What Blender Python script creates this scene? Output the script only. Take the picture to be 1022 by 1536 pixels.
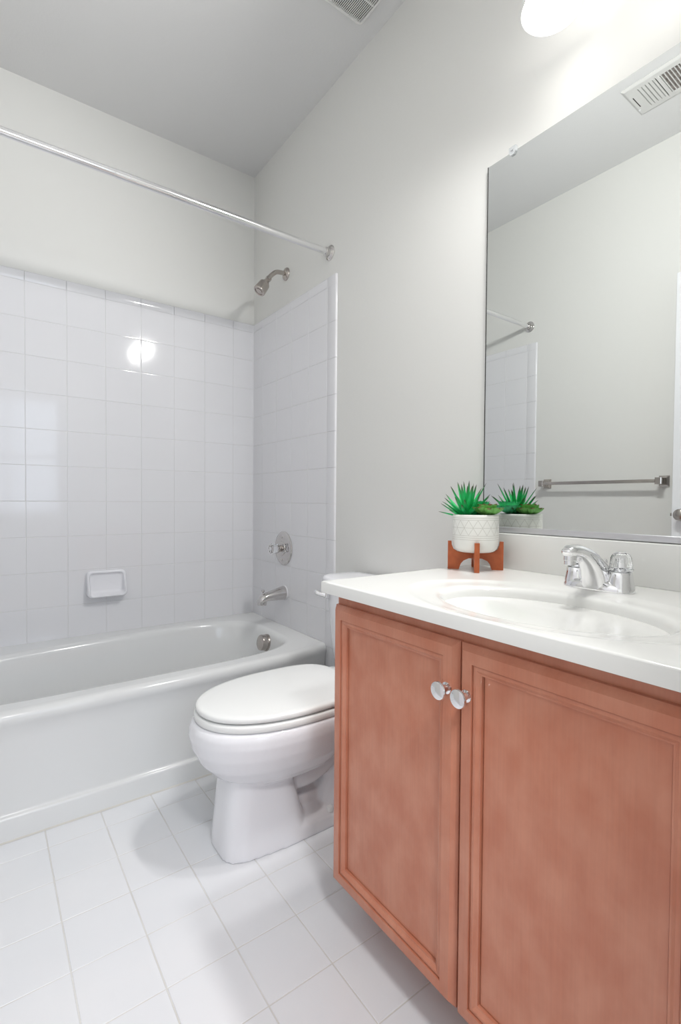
import bpy, bmesh, math, random
from mathutils import Vector, Matrix, noise

random.seed(7)
S = bpy.context.scene
C = S.collection
for o in list(bpy.data.objects):
    bpy.data.objects.remove(o)

# ------------------------------------------------------------------ camera
F_PX, YAW, PITCH, ROLL, PX = 741.404, math.radians(36.978), math.radians(1.308), math.radians(0.468), 22.706
CAM = Vector((-1.2014, -2.5378, 1.0))
cam = bpy.data.cameras.new('camera')
co = bpy.data.objects.new('camera', cam)
C.objects.link(co)
fw = Vector((math.sin(YAW)*math.cos(PITCH), math.cos(YAW)*math.cos(PITCH), -math.sin(PITCH)))
rt = Vector((math.cos(YAW), -math.sin(YAW), 0))
up = rt.cross(fw)
r2 = rt*math.cos(ROLL) + up*math.sin(ROLL)
u2 = -rt*math.sin(ROLL) + up*math.cos(ROLL)
m = Matrix((r2, u2, -fw)).transposed().to_4x4()
m.translation = CAM
co.matrix_world = m
cam.sensor_fit = 'VERTICAL'
cam.sensor_width = 36*1022/1536
cam.sensor_height = 36
cam.lens = F_PX*36/1536
cam.shift_x = -PX/1536
cam.clip_start = 0.01
S.camera = co

# ------------------------------------------------------------------ light and exposure
S.view_settings.view_transform = 'Standard'
S.view_settings.look = 'None'
S.view_settings.gamma = 1
S.view_settings.use_curve_mapping = False
S.view_settings.exposure = 0.16

SHADE_GLOW = 1.7
LAMP_W = 28.0
HALL_W = 15.0
HALL_FILL_W = 23.0
WORLD = 1.0
LAMP_COL = (1.0, 0.99, 0.975)
DAY_COL = (0.78, 0.87, 1.0)

w = bpy.data.worlds.new('world')
S.world = w
w.use_nodes = True
w.node_tree.nodes['Background'].inputs[0].default_value = (0.75, 0.86, 1.0, 1)
w.node_tree.nodes['Background'].inputs[1].default_value = WORLD


def lamp(name, kind, loc, direction, energy, color, **kw):
    l = bpy.data.lights.new(name, kind)
    l.energy = energy
    l.color = color
    for k, v in kw.items():
        setattr(l, k, v)
    o = bpy.data.objects.new(name, l)
    C.objects.link(o)
    o.location = loc
    o.rotation_euler = Vector(direction).to_track_quat('-Z', 'Y').to_euler()
    return o


# daylight through the hall window behind the camera
lamp('hall_window_daylight', 'AREA', (-1.0, -3.98, 1.45), (0, 1, -0.05), HALL_W, DAY_COL, shape='RECTANGLE', size=1.3, size_y=1.3)
# added fill light under the hall ceiling; no lamp known there
lamp('hall_fill_light', 'AREA', (-1.05, -3.1, 2.68), (0, 0.25, -1), HALL_FILL_W, (1.0, 0.99, 0.98), shape='DISK', size=0.34)

# ------------------------------------------------------------------ helpers


def srgb(r, g, b):
    f = lambda c: c/255/12.92 if c <= 10 else ((c/255+0.055)/1.055)**2.4
    return (f(r), f(g), f(b), 1)


def mat(name, col, rough=0.5, metal=0.0, spec=0.5, coat=0.0, trans=0.0, ior=1.45, emit=None, bump=None, mott=None):
    m = bpy.data.materials.new(name)
    m.use_nodes = True
    nt = m.node_tree
    b = nt.nodes['Principled BSDF']
    b.inputs['Base Color'].default_value = col
    b.inputs['Roughness'].default_value = rough
    b.inputs['Metallic'].default_value = metal
    b.inputs['Specular IOR Level'].default_value = spec
    b.inputs['Coat Weight'].default_value = coat
    b.inputs['Transmission Weight'].default_value = trans
    b.inputs['IOR'].default_value = ior
    tc = nt.nodes.new('ShaderNodeTexCoord')
    if emit:
        b.inputs['Emission Color'].default_value = emit[0]
        b.inputs['Emission Strength'].default_value = emit[1]
    if mott:                      # (scale, other colour, amount)
        n = nt.nodes.new('ShaderNodeTexNoise')
        n.inputs['Scale'].default_value = mott[0]
        n.inputs['Detail'].default_value = 3
        nt.links.new(tc.outputs['Object'], n.inputs['Vector'])
        r = nt.nodes.new('ShaderNodeMapRange')
        r.inputs['From Min'].default_value = 0.35
        r.inputs['From Max'].default_value = 0.65
        r.inputs['To Max'].default_value = mott[2]
        nt.links.new(n.outputs['Fac'], r.inputs['Value'])
        x = nt.nodes.new('ShaderNodeMix')
        x.data_type = 'RGBA'
        x.inputs['A'].default_value = col
        x.inputs['B'].default_value = mott[1]
        nt.links.new(r.outputs['Result'], x.inputs['Factor'])
        nt.links.new(x.outputs['Result'], b.inputs['Base Color'])
    if bump:                      # (scale, strength, distance)
        n = nt.nodes.new('ShaderNodeTexNoise')
        n.inputs['Scale'].default_value = bump[0]
        n.inputs['Detail'].default_value = 2
        nt.links.new(tc.outputs['Object'], n.inputs['Vector'])
        u = nt.nodes.new('ShaderNodeBump')
        u.inputs['Strength'].default_value = bump[1]
        u.inputs['Distance'].default_value = bump[2]
        nt.links.new(n.outputs['Fac'], u.inputs['Height'])
        nt.links.new(u.outputs['Normal'], b.inputs['Normal'])
    return m


M = {}
M['wall'] = mat('wall_paint', srgb(229, 229, 226), 0.5, spec=0.3, bump=(160, 0.06, 0.002))
M['ceiling'] = mat('ceiling_paint', srgb(226, 226, 226), 0.9, spec=0.2, bump=(140, 0.12, 0.003))
M['tile'] = mat('glazed_tile', srgb(232, 232, 235), 0.07, spec=0.5, bump=(9, 0.02, 0.004))
M['grout'] = mat('grout', srgb(226, 226, 225), 0.8)
M['bullnose'] = mat('bullnose_tile', srgb(233, 233, 236), 0.08)
M['floor_tile'] = mat('floor_tile', srgb(231, 232, 235), 0.2, spec=0.45, bump=(14, 0.03, 0.004), mott=(5, srgb(226, 228, 232), 0.6))
M['floor_grout'] = mat('floor_grout', srgb(219, 218, 216), 0.85, mott=(7, srgb(205, 202, 197), 0.8))
M['trim'] = mat('white_trim', srgb(238, 239, 242), 0.3)
M['tub'] = mat('tub_enamel', srgb(229, 230, 230), 0.12, spec=0.5)
M['porcelain'] = mat('porcelain', srgb(240, 240, 244), 0.07, spec=0.5)
M['seat'] = mat('seat_plastic', srgb(240, 241, 240), 0.22)
M['marble'] = mat('cultured_marble', srgb(234, 234, 231), 0.12, spec=0.5, coat=0.1)
M['chrome'] = mat('chrome', (0.86, 0.86, 0.87, 1), 0.06, 1.0)
M['nickel'] = mat('brushed_nickel', (0.50, 0.46, 0.43, 1), 0.24, 1.0)
M['steel'] = mat('polished_fitting', (0.64, 0.62, 0.61, 1), 0.1, 1.0)
M['satin'] = mat('satin_rod', (0.84, 0.84, 0.85, 1), 0.16, 1.0)
M['clip'] = mat('clip_plastic', srgb(235, 238, 240), 0.15, trans=0.35, ior=1.3)
M['clear'] = mat('clear_acrylic', (0.97, 0.98, 1, 1), 0.02, trans=1.0, ior=1.45)
M['mirror'] = mat('mirror_silver', (0.78, 0.80, 0.79, 1), 0.0, 1.0)
M['mirror_edge'] = mat('mirror_edge', srgb(150, 152, 150), 0.3, 0.4)
M['channel'] = mat('mirror_channel', srgb(208, 208, 212), 0.3, 0.6)
M['plastic'] = mat('white_plastic', srgb(216, 216, 214), 0.5)
M['grille'] = mat('grille_plastic', srgb(240, 240, 238), 0.4)
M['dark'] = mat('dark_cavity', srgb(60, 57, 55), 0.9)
M['duct'] = mat('duct_mesh', srgb(104, 96, 92), 0.7, mott=(60, srgb(160, 152, 148), 0.8))
M['pot'] = None
M['soil'] = mat('soil', srgb(70, 58, 48), 0.95, bump=(90, 1.0, 0.01))
M['stand'] = mat('stand_wood', srgb(186, 98, 56), 0.45, mott=(40, srgb(160, 78, 42), 0.7))
M['hall'] = mat('hall_paint', srgb(222, 222, 218), 0.7)
M['carpet'] = mat('floor_hall', srgb(196, 186, 174), 0.95)
M['caulk'] = mat('caulk', srgb(214, 211, 204), 0.8)


def wood_mat():
    m = mat('maple_stain', srgb(190, 116, 90), 0.34, spec=0.5, coat=0.15)
    nt = m.node_tree
    b = nt.nodes['Principled BSDF']
    tc = nt.nodes.new('ShaderNodeTexCoord')
    mp = nt.nodes.new('ShaderNodeMapping')
    mp.inputs['Scale'].default_value = (1, 1, 0.7)
    nt.links.new(tc.outputs['Object'], mp.inputs['Vector'])
    n1 = nt.nodes.new('ShaderNodeTexNoise')
    n1.inputs['Scale'].default_value = 17
    n1.inputs['Detail'].default_value = 6
    nt.links.new(mp.outputs['Vector'], n1.inputs['Vector'])
    rp = nt.nodes.new('ShaderNodeValToRGB')
    rp.color_ramp.elements[0].position = 0.36
    rp.color_ramp.elements[0].color = srgb(193, 121, 94)
    rp.color_ramp.elements[1].position = 0.66
    rp.color_ramp.elements[1].color = srgb(204, 138, 112)
    nt.links.new(n1.outputs['Fac'], rp.inputs['Fac'])
    mp2 = nt.nodes.new('ShaderNodeMapping')
    mp2.inputs['Scale'].default_value = (260, 260, 7)
    nt.links.new(tc.outputs['Object'], mp2.inputs['Vector'])
    n2 = nt.nodes.new('ShaderNodeTexNoise')
    n2.inputs['Scale'].default_value = 1
    n2.inputs['Detail'].default_value = 3
    nt.links.new(mp2.outputs['Vector'], n2.inputs['Vector'])
    mr = nt.nodes.new('ShaderNodeMapRange')
    mr.inputs['From Min'].default_value = 0.3
    mr.inputs['From Max'].default_value = 0.7
    mr.inputs['To Min'].default_value = 0.97
    mr.inputs['To Max'].default_value = 1.03
    nt.links.new(n2.outputs['Fac'], mr.inputs['Value'])
    x = nt.nodes.new('ShaderNodeMix')
    x.data_type = 'RGBA'
    x.blend_type = 'MULTIPLY'
    x.inputs['Factor'].default_value = 1
    nt.links.new(rp.outputs['Color'], x.inputs['A'])
    nt.links.new(mr.outputs['Result'], x.inputs['B'])
    nt.links.new(x.outputs['Result'], b.inputs['Base Color'])
    return m


M['wood'] = wood_mat()


def leaf_mat(name, base, tip, pos=0.75):
    m = mat(name, base, 0.4, spec=0.4)
    nt = m.node_tree
    b = nt.nodes['Principled BSDF']
    a = nt.nodes.new('ShaderNodeAttribute')
    a.attribute_name = 'along'
    rp = nt.nodes.new('ShaderNodeValToRGB')
    rp.color_ramp.elements[0].position = pos
    rp.color_ramp.elements[0].color = base
    rp.color_ramp.elements[1].position = 0.98
    rp.color_ramp.elements[1].color = tip
    nt.links.new(a.outputs['Fac'], rp.inputs['Fac'])
    nt.links.new(rp.outputs['Color'], b.inputs['Base Color'])
    return m


M['aloe'] = leaf_mat('aloe_leaf', srgb(40, 186, 104), srgb(84, 52, 54), 0.72)
M['echeveria'] = leaf_mat('echeveria_leaf', srgb(100, 222, 158), srgb(60, 180, 120), 0.8)
M['rosette'] = leaf_mat('rosette_leaf', srgb(110, 176, 88), srgb(126, 78, 62), 0.9)


def glow_mat():
    m = bpy.data.materials.new('opal_glass')
    m.use_nodes = True
    nt = m.node_tree
    b = nt.nodes['Principled BSDF']
    b.inputs['Base Color'].default_value = (0.9, 0.89, 0.86, 1)
    b.inputs['Roughness'].default_value = 0.2
    b.inputs['Emission Color'].default_value = (*LAMP_COL, 1)
    b.inputs['Emission Strength'].default_value = SHADE_GLOW
    return m


M['opal'] = glow_mat()
M['bulb'] = mat('lit_bulb', (1, 1, 1, 1), 0.4, emit=((*LAMP_COL, 1), 7.0))


def origin(p):
    v = Vector((0, 0, 0))
    while p is not None:
        v += Vector(p.location)
        p = p.parent
    return v


def obj(name, bm, m, parent=None, label=None, smooth=True, angle=38, kind=None):
    bmesh.ops.recalc_face_normals(bm, faces=bm.faces)
    if smooth:
        lim = math.radians(angle)
        for f in bm.faces:
            f.smooth = True
        for e in bm.edges:
            if len(e.link_faces) == 2:
                e.smooth = e.calc_face_angle(0) < lim
    off = origin(parent)
    bmesh.ops.translate(bm, verts=bm.verts, vec=-off)
    me = bpy.data.meshes.new(name)
    bm.to_mesh(me)
    bm.free()
    ms = m if isinstance(m, (list, tuple)) else [m]
    for x in ms:
        me.materials.append(x)
    o = bpy.data.objects.new(name, me)
    C.objects.link(o)
    if parent is not None:
        o.parent = parent
    if label:
        o['label'] = label
    if kind:
        o['kind'] = kind
    return o


def thing(name, label, cat, loc, group=None):
    o = bpy.data.objects.new(name, None)
    C.objects.link(o)
    o.location = loc
    o.empty_display_size = 0.05
    o['label'] = label
    o['category'] = cat
    if group:
        o['group'] = group
    return o


def tag(o, label, cat, group=None):
    o['label'] = label
    o['category'] = cat
    if group:
        o['group'] = group
    return o


def NB():
    return bmesh.new()


def box(bm, lo, hi, bev=0.0, seg=2, mi=0):
    lo, hi = Vector(lo), Vector(hi)
    r = bmesh.ops.create_cube(bm, size=1)
    vs = r['verts']
    for v in vs:
        v.co = Vector(((lo[i]+hi[i])/2 + v.co[i]*(hi[i]-lo[i]) for i in range(3)))
    fs = set(f for v in vs for f in v.link_faces)
    if bev > 0:
        es = set(e for v in vs for e in v.link_edges)
        rr = bmesh.ops.bevel(bm, geom=list(es), offset=bev, segments=seg, profile=0.5, affect='EDGES')
        fs = set(rr['faces']) | set(f for f in fs if f.is_valid)
    for f in fs:
        if f.is_valid:
            f.material_index = mi


def loft(bm, rings, cap0=True, cap1=True, closed=True, mi=0):
    rows = [[bm.verts.new(p) for p in r] for r in rings]
    n = len(rows[0])
    for a, b in zip(rows[:-1], rows[1:]):
        for i in range(n if closed else n-1):
            j = (i+1) % n
            f = bm.faces.new((a[i], a[j], b[j], b[i]))
            f.material_index = mi
    if cap0:
        bm.faces.new(rows[0][::-1]).material_index = mi
    if cap1:
        bm.faces.new(rows[-1]).material_index = mi
    return rows


def frame_from(axis):
    z = Vector(axis).normalized()
    x = Vector((0, 0, 1)).cross(z)
    if x.length < 1e-4:
        x = Vector((1, 0, 0))
    x.normalize()
    return x, z.cross(x), z


def lathe(bm, base, axis, prof, seg=32, cap0=True, cap1=True):
    x, y, z = frame_from(axis)
    base = Vector(base)
    rings = []
    for r, h in prof:
        rings.append([base + z*h + (x*math.cos(2*math.pi*k/seg) + y*math.sin(2*math.pi*k/seg))*max(r, 1e-5) for k in range(seg)])
    return loft(bm, rings, cap0, cap1)


def spline(pts, n=8):
    pts = [Vector(p) for p in pts]
    out = []
    P = [pts[0]*2-pts[1]] + pts + [pts[-1]*2-pts[-2]]
    for i in range(1, len(P)-2):
        for k in range(n):
            t = k/n
            a, b, c, d = P[i-1], P[i], P[i+1], P[i+2]
            out.append(0.5*((2*b) + (c-a)*t + (2*a-5*b+4*c-d)*t*t + (3*b-a-3*c+d)*t**3))
    out.append(pts[-1])
    return out


def tube(bm, pts, rad, seg=20, sub=8, flat=1.0, side=None):
    """rad: one radius per control point; flat squashes along the second axis; side fixes the first axis"""
    path = spline([(*p,) for p in pts], sub) if sub > 1 else [Vector(p) for p in pts]
    rr = [rad]*len(pts) if isinstance(rad, (int, float)) else rad
    radii = []
    for i in range(len(path)):
        t = i/max(1, sub)
        k = min(int(t), len(rr)-2)
        s = t-k
        s = s*s*(3-2*s)
        radii.append(rr[k]*(1-s)+rr[k+1]*s)
    rings = []
    px = None
    for i, p in enumerate(path):
        d = (path[min(i+1, len(path)-1)] - path[max(i-1, 0)]).normalized()
        if side is not None:
            x = Vector(side)
            x = (x - d*x.dot(d)).normalized()
        elif px is None:
            x = frame_from(d)[0]
        else:
            x = (px - d*px.dot(d)).normalized()
        px = x
        y = d.cross(x)
        rings.append([p + (x*math.cos(2*math.pi*k/seg) + y*math.sin(2*math.pi*k/seg)*flat)*radii[i] for k in range(seg)])
    loft(bm, rings)


def sm(a, b, x):
    t = max(0.0, min(1.0, (x-a)/(b-a)))
    return t*t*(3-2*t)


def rrect(w, h, r, n=6):
    pts = []
    for cx, cy, a0 in ((w/2-r, h/2-r, 0), (-w/2+r, h/2-r, 90), (-w/2+r, -h/2+r, 180), (w/2-r, -h/2+r, 270)):
        for k in range(n+1):
            a = math.radians(a0+90*k/n)
            pts.append((cx+r*math.cos(a), cy+r*math.sin(a)))
    return pts


# ------------------------------------------------------------------ dimensions
H = 2.7676          # ceiling
W = 1.475           # room width
YN = -2.44          # near wall (with the doorway the camera stands in)
P = 0.1555          # wall tile pitch
Z0 = 0.9858
ZT = 1.9627
TUB = 0.375
ZC = 0.812          # counter top
T = 0.008           # tile thickness


# ------------------------------------------------------------------ setting
def wallbox(name, lo, hi, m, label=None):
    b = NB()
    box(b, lo, hi)
    o = obj(name, b, m, smooth=False, kind='structure')
    if label:
        o['label'] = label
    return o


wall_right = wallbox('wall_right', (0, -2.54, 0), (0.1, 0.1, H), M['wall'], 'pale grey painted wall behind the mirror, toilet and shower head')
wall_back = wallbox('wall_back', (-W, 0.004, 0), (0, 0.104, H), M['wall'], 'pale grey painted wall above the white tiles along the tub')
wall_left = wallbox('wall_left', (-W-0.1, -2.54, 0), (-W, 0.1, H), M['wall'], 'pale grey painted wall seen in the mirror behind the towel bar')
ceiling = wallbox('ceiling', (-W-0.1, -2.54, H), (0.1, 0.104, H+0.1), M['ceiling'], 'plain white painted ceiling')
# near wall with the door opening
b = NB()
DX0, DX1, DZ = -1.445, -0.67, 2.09
box(b, (-W, YN-0.1, 0), (DX0, YN, H))
box(b, (DX1, YN-0.1, 0), (0, YN, H))
box(b, (DX0, YN-0.1, DZ), (DX1, YN, H))
o = obj('wall_near', b, M['wall'], smooth=False, kind='structure')
o['label'] = 'painted wall around the doorway'
b = NB()
for lo, hi in (((DX0, YN-0.1, 0), (DX0+0.015, YN, DZ)), ((DX1-0.015, YN-0.1, 0), (DX1, YN, DZ)), ((DX0, YN-0.1, DZ-0.015), (DX1, YN, DZ)),
               ((DX1-0.005, YN, 0), (DX1+0.057, YN+0.014, DZ+0.057)), ((DX0, YN, DZ-0.005), (DX1+0.057, YN+0.014, DZ+0.057))):
    box(b, lo, hi, 0.002, 1)
o = obj('trim_1', b, M['trim'], kind='structure')
o['label'] = 'white door casing around the doorway'


def tiles(bm, us, vs, place, gap=0.0012, h=0.0014, bev=0.0024, tilt=0.0001, mi=0):
    """bevelled tiles between consecutive lines of us x vs; place(u, v, d) -> point, d = height above the grout bed"""
    for u0, u1 in zip(us[:-1], us[1:]):
        for v0, v1 in zip(vs[:-1], vs[1:]):
            if min(u1-u0, v1-v0) < 2.5*(gap+bev)+0.004:
                continue
            tx, ty = random.uniform(-tilt, tilt), random.uniform(-tilt, tilt)
            rings = []
            for ins, d in ((gap/2, 0.0), (gap/2+0.0006, h*0.62), (gap/2+bev*0.45, h*0.92), (gap/2+bev, h), (gap/2+bev+0.0012, h)):
                a0, a1, c0, c1 = u0+ins, u1-ins, v0+ins, v1-ins
                ring = []
                for (uu, su), (vv, sv) in (((a0, -1), (c0, -1)), ((a1, 1), (c0, -1)), ((a1, 1), (c1, 1)), ((a0, -1), (c1, 1))):
                    ring.append(place(uu, vv, d + (tx*su+ty*sv)*(d/h)))
                rings.append(ring)
            loft(bm, rings, cap0=False, mi=mi)


def lines(a, p, lo, hi):
    k0 = math.ceil((lo-a)/p + 1e-6)
    out = [lo]
    k = k0
    while a+k*p < hi-1e-6:
        if a+k*p > lo+1e-6:
            out.append(a+k*p)
        k += 1
    out.append(hi)
    return out


rowsZ = lines(Z0, P, TUB-0.02, Z0+6*P)
# back wall tile: face at y = -0.004
b = NB()
BX0, BX1 = -W+T, -T
tiles(b, lines(-1.0579, P, BX0, BX1), rowsZ, lambda u, v, d: (u, -0.0026-d, v))
box(b, (BX0, -0.0026, TUB-0.02), (BX1, 0.004, Z0+6*P), mi=1)
obj('tile_panel', b, [M['tile'], M['grout']], wall_back, 'glossy white square tile panel above the tub', angle=25)


def bullnose(bm, a, c, out, upv, w, th):
    """quarter-round trim strip from a to c; out = away from wall, upv = across the strip (towards the rounded edge)"""
    a, c, out, upv = Vector(a), Vector(c), Vector(out), Vector(upv)
    prof = [(-0.0004, th*0.5), (0.0004, th*0.86), (0.0026, th)]
    for k in range(7):
        t = math.radians(90*k/6)
        prof.append((w-th+th*math.sin(t), th*math.cos(t)))
    loft(bm, [[q + upv*s + out*d for s, d in prof] for q in (a, c)])


b = NB()
bx = lines(-1.0579, P, BX0, BX1)
for x0, x1 in zip(bx[:-1], bx[1:]):
    bullnose(b, (x0+0.0008, 0.004, Z0+6*P), (x1-0.0008, 0.004, Z0+6*P), (0, -1, 0), (0, 0, 1), ZT-Z0-6*P, 0.008)
obj('bullnose_trim', b, M['bullnose'], wall_back, 'rounded white trim tiles capping the panel')

b = NB()
loft(b, [[Vector((-T+0.0002, -0.0035, z)), Vector((-T-0.0045, -0.0035, z)), Vector((-T-0.0022, -0.0062, z)), Vector((-T+0.0002, -0.0088, z))] for z in (TUB+0.001, ZT-0.004)])
obj('caulk_bead', b, M['bullnose'], wall_back, 'white caulk bead in the tiled corner')

YA = -0.2716
YE = -0.8027
YT = YA-3*P          # last full tile line
ysR = lines(YA, P, YT, -0.004)
rows_leg = lines(Z0, P, 0.002, Z0+6*P)
for wall, sx, xw in ((wall_right, -1, 0.0), (wall_left, 1, -W)):
    b = NB()
    tiles(b, ysR, rowsZ, lambda u, v, d: (xw+sx*(0.0066+d), u, v))
    box(b, (min(xw, xw+sx*0.0066), YT, TUB-0.02), (max(xw, xw+sx*0.0066), -0.004, Z0+6*P), mi=1)
    obj('tile_panel', b, [M['tile'], M['grout']], wall, 'glossy white square tiles on the end wall of the tub', angle=25)
    b = NB()
    for z0, z1 in zip(rows_leg[:-1], rows_leg[1:]):
        if z1-z0 > 0.01:
            bullnose(b, (xw, YT, z0+0.0006), (xw, YT, z1-0.0006), (sx, 0, 0), (0, -1, 0), YT-YE, 0.008)
    for y0, y1 in zip(ysR[:-1], ysR[1:]):
        bullnose(b, (xw, y0+0.0008, Z0+6*P), (xw, y1-0.0008, Z0+6*P), (sx, 0, 0), (0, 0, 1), ZT-Z0-6*P, 0.008)
    bullnose(b, (xw, YT, Z0+6*P), (xw, YT, ZT-0.003), (sx, 0, 0), (0, -1, 0), YT-YE, 0.008)
    obj('bullnose_trim', b, M['bullnose'], wall, 'rounded white trim tiles edging the panel')

# floor
b = NB()
FX, FY = 0.1518, 0.1553
tiles(b, lines(-0.6055, FX, -W, 0.0), lines(-1.2105, FY, YN-0.1, 0.0), lambda u, v, d: (u, v, d-0.0012), gap=0.0024, h=0.0012, bev=0.002, tilt=0.0003)
box(b, (-W-0.1, YN-0.1, -0.1), (0.1, 0.104, -0.0011), mi=1)
o = obj('floor', b, [M['floor_tile'], M['floor_grout']], angle=25, kind='structure')
o['label'] = 'white square tile floor'

# baseboards on the painted stretches of the side walls
b = NB()
box(b, (-0.012, -1.57, 0), (0, YE-0.002, 0.085), 0.003, 1)
obj('baseboard_right', b, M['trim'], kind='structure')
b = NB()
box(b, (-W, -2.425, 0), (-W+0.012, YE-0.002, 0.085), 0.003, 1)
obj('baseboard_left', b, M['trim'], kind='structure')

# hall behind the camera, lit by a window
wallbox('floor_hall', (-2.4, -3.85, -0.1), (0.5, -2.54, 0), M['carpet'])
wallbox('ceiling_hall', (-2.4, -3.85, 2.72), (0.5, -2.54, 2.82), M['hall'])
wallbox('wall_left_hall', (-2.5, -3.85, 0), (-2.4, -2.54, 2.72), M['hall'])
wallbox('wall_right_hall', (0.5, -3.85, 0), (0.6, -2.54, 2.72), M['hall'])
b = NB()
box(b, (-2.4, -2.64, 0), (-W-0.1, -2.54, 2.72))
box(b, (0.1, -2.64, 0), (0.5, -2.54, 2.72))
obj('wall_front_hall', b, M['hall'], smooth=False, kind='structure')
WX0, WX1, WZ0, WZ1 = -1.65, -0.35, 0.8, 2.1
b = NB()
box(b, (-2.4, -3.95, 0), (WX0, -3.85, 2.72))
box(b, (WX1, -3.95, 0), (0.5, -3.85, 2.72))
box(b, (WX0, -3.95, 0), (WX1, -3.85, WZ0))
box(b, (WX0, -3.95, WZ1), (WX1, -3.85, 2.72))
obj('wall_back_hall', b, M['hall'], smooth=False, kind='structure')
b = NB()
for lo, hi in (((WX0, -3.92, WZ0), (WX0+0.05, -3.87, WZ1)), ((WX1-0.05, -3.92, WZ0), (WX1, -3.87, WZ1)), ((WX0, -3.92, WZ0), (WX1, -3.87, WZ0+0.05)),
               ((WX0, -3.92, WZ1-0.05), (WX1, -3.87, WZ1)), ((WX0, -3.91, 1.43), (WX1, -3.88, 1.47)), ((-1.02, -3.91, WZ0), (-0.98, -3.88, WZ1))):
    box(b, lo, hi, 0.004, 1)
obj('window_1', b, M['trim'], kind='structure')

# the open door, folded back against the left wall
door = bpy.data.objects.new('door_1', None)
C.objects.link(door)
door.location = (-1.43, -2.43, 0)
door['kind'] = 'structure'
door['label'] = 'white bathroom door standing open against the wall, seen at the mirror edge'
DF, DB = -1.405, -1.440
DY0, DY1 = -2.335, -1.572
b = NB()
box(b, (DB, DY0, 0.012), (DF, DY1, 2.075), 0.0015, 1)
for z0, z1 in ((0.2, 0.85), (1.02, 1.95)):
    for y0, y1 in ((DY0+0.11, DY0+0.345), (DY1-0.345, DY1-0.11)):
        rings = []
        for ins, d in ((0, 0.0005), (0.012, 0.006), (0.03, 0.002), (0.036, 0.0055)):
            rings.append([(DF+d, y0+ins, z0+ins), (DF+d, y1-ins, z0+ins), (DF+d, y1-ins, z1-ins), (DF+d, y0+ins, z1-ins)])
        loft(b, rings, cap0=False)
obj('door_leaf', b, M['trim'], door, angle=20)
b = NB()
KY, KZ = DY1-0.052, 0.947
lathe(b, (DF, KY, KZ), (1, 0, 0), [(0.031, 0), (0.031, 0.004), (0.026, 0.009), (0.012, 0.011), (0.011, 0.03), (0.02, 0.036), (0.0275, 0.048), (0.026, 0.058), (0.016, 0.064), (0.0, 0.065)])
kn = obj('door_knob', b, M['nickel'], door, 'round brushed nickel door knob')
b = NB()
box(b, (DF-0.026, DY1-0.001, KZ-0.028), (DF-0.008, DY1+0.0015, KZ+0.028), 0.0006, 1)
box(b, (DF-0.023, DY1, KZ-0.007), (DF-0.011, DY1+0.011, KZ+0.007), 0.0015, 1)
obj('latch', b, M['nickel'], door, 'dark latch bolt on the door edge')
for hz in (0.25, 1.05, 1.85):
    b = NB()
    lathe(b, (-1.4215, -2.341, hz-0.045), (0, 0, 1), [(0.0055, 0), (0.0055, 0.09)], 12)
    obj('hinge', b, M['nickel'], door)

# ------------------------------------------------------------------ bathtub


def yfront(x):
    return -0.803 + 0.058*math.exp(x/0.16)


tub = thing('bathtub', 'white built-in bathtub with plain apron, filling the end of the room under the tiles', 'bathtub', (-0.735, -0.4, 0))
TX0, TX1 = -W+T+0.0006, -T-0.0006
b = NB()
NA = 160


def tub_open(a):
    n = 4.2
    ca, sa = math.cos(a), math.sin(a)
    r = (abs(ca)**n + abs(sa)**n)**(-1/n)
    return ca*r, sa*r


def tub_pt(a, sc, z, dx=0.0):
    cx, sy = tub_open(a)
    hx, hy = 0.648, 0.313
    x = -0.758 + cx*(hx+sc) + dx*max(0, -cx)
    y = -0.395 + sy*(hy+sc)
    if sy > 0:
        y -= 0.085*sm(-0.45, -1.3, x)*min(1, sy*1.2) if False else 0.085*max(0, min(1, (-0.45-x)/0.85))*sy
    return Vector((x, y, z))


def rect_hit(a, inset=0.0):
    """point of the deck outline in direction a from the basin centre"""
    c = Vector((-0.758, -0.395, 0))
    d = tub_pt(a, 0, 0) - c
    d.z = 0
    d.normalize()
    best = 1e9
    if d.x > 1e-6:
        best = min(best, (TX1-c.x)/d.x)
    if d.x < -1e-6:
        best = min(best, (TX0-c.x)/d.x)
    if d.y > 1e-6:
        best = min(best, (-0.0046-c.y)/d.y)
    if d.y < -1e-6:
        lo, hi = 0.0, 3.0
        for _ in range(40):
            t = (lo+hi)/2
            p = c + d*t
            if p.y < yfront(min(0, max(-W, p.x)))+0.028:
                hi = t
            else:
                lo = t
        best = min(best, lo)
    return c + d*best


angs = [2*math.pi*k/NA for k in range(NA)]
# exact corners of the outline
rings = []
outer = []
for a in angs:
    outer.append(rect_hit(a))
corners = [Vector((TX1, -0.0046, 0)), Vector((TX0, -0.0046, 0)), Vector((TX0, yfront(TX0)+0.028, 0)), Vector((TX1, yfront(TX1)+0.028, 0))]
for cn in corners:
    k = min(range(NA), key=lambda i: (outer[i]-cn).length)
    outer[k] = cn.copy()
rings.append([Vector((p.x, p.y, TUB)) for p in outer])
rings.append([tub_pt(a, 0.022, TUB) for a in angs])
for sc, z in ((0.010, TUB-0.0015), (0.003, TUB-0.006), (-0.003, TUB-0.014), (-0.008, TUB-0.028), (-0.018, TUB-0.09), (-0.034, TUB-0.19), (-0.05, TUB-0.26), (-0.068, TUB-0.29), (-0.10, TUB-0.308), (-0.16, TUB-0.315), (-0.25, TUB-0.317)):
    dep = (TUB-z)/0.317
    rings.append([tub_pt(a, sc, z, 0.17*dep) for a in angs])
loft(b, rings, cap0=False)
obj('tub_shell', b, M['tub'], tub, angle=60)
b = NB()
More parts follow.
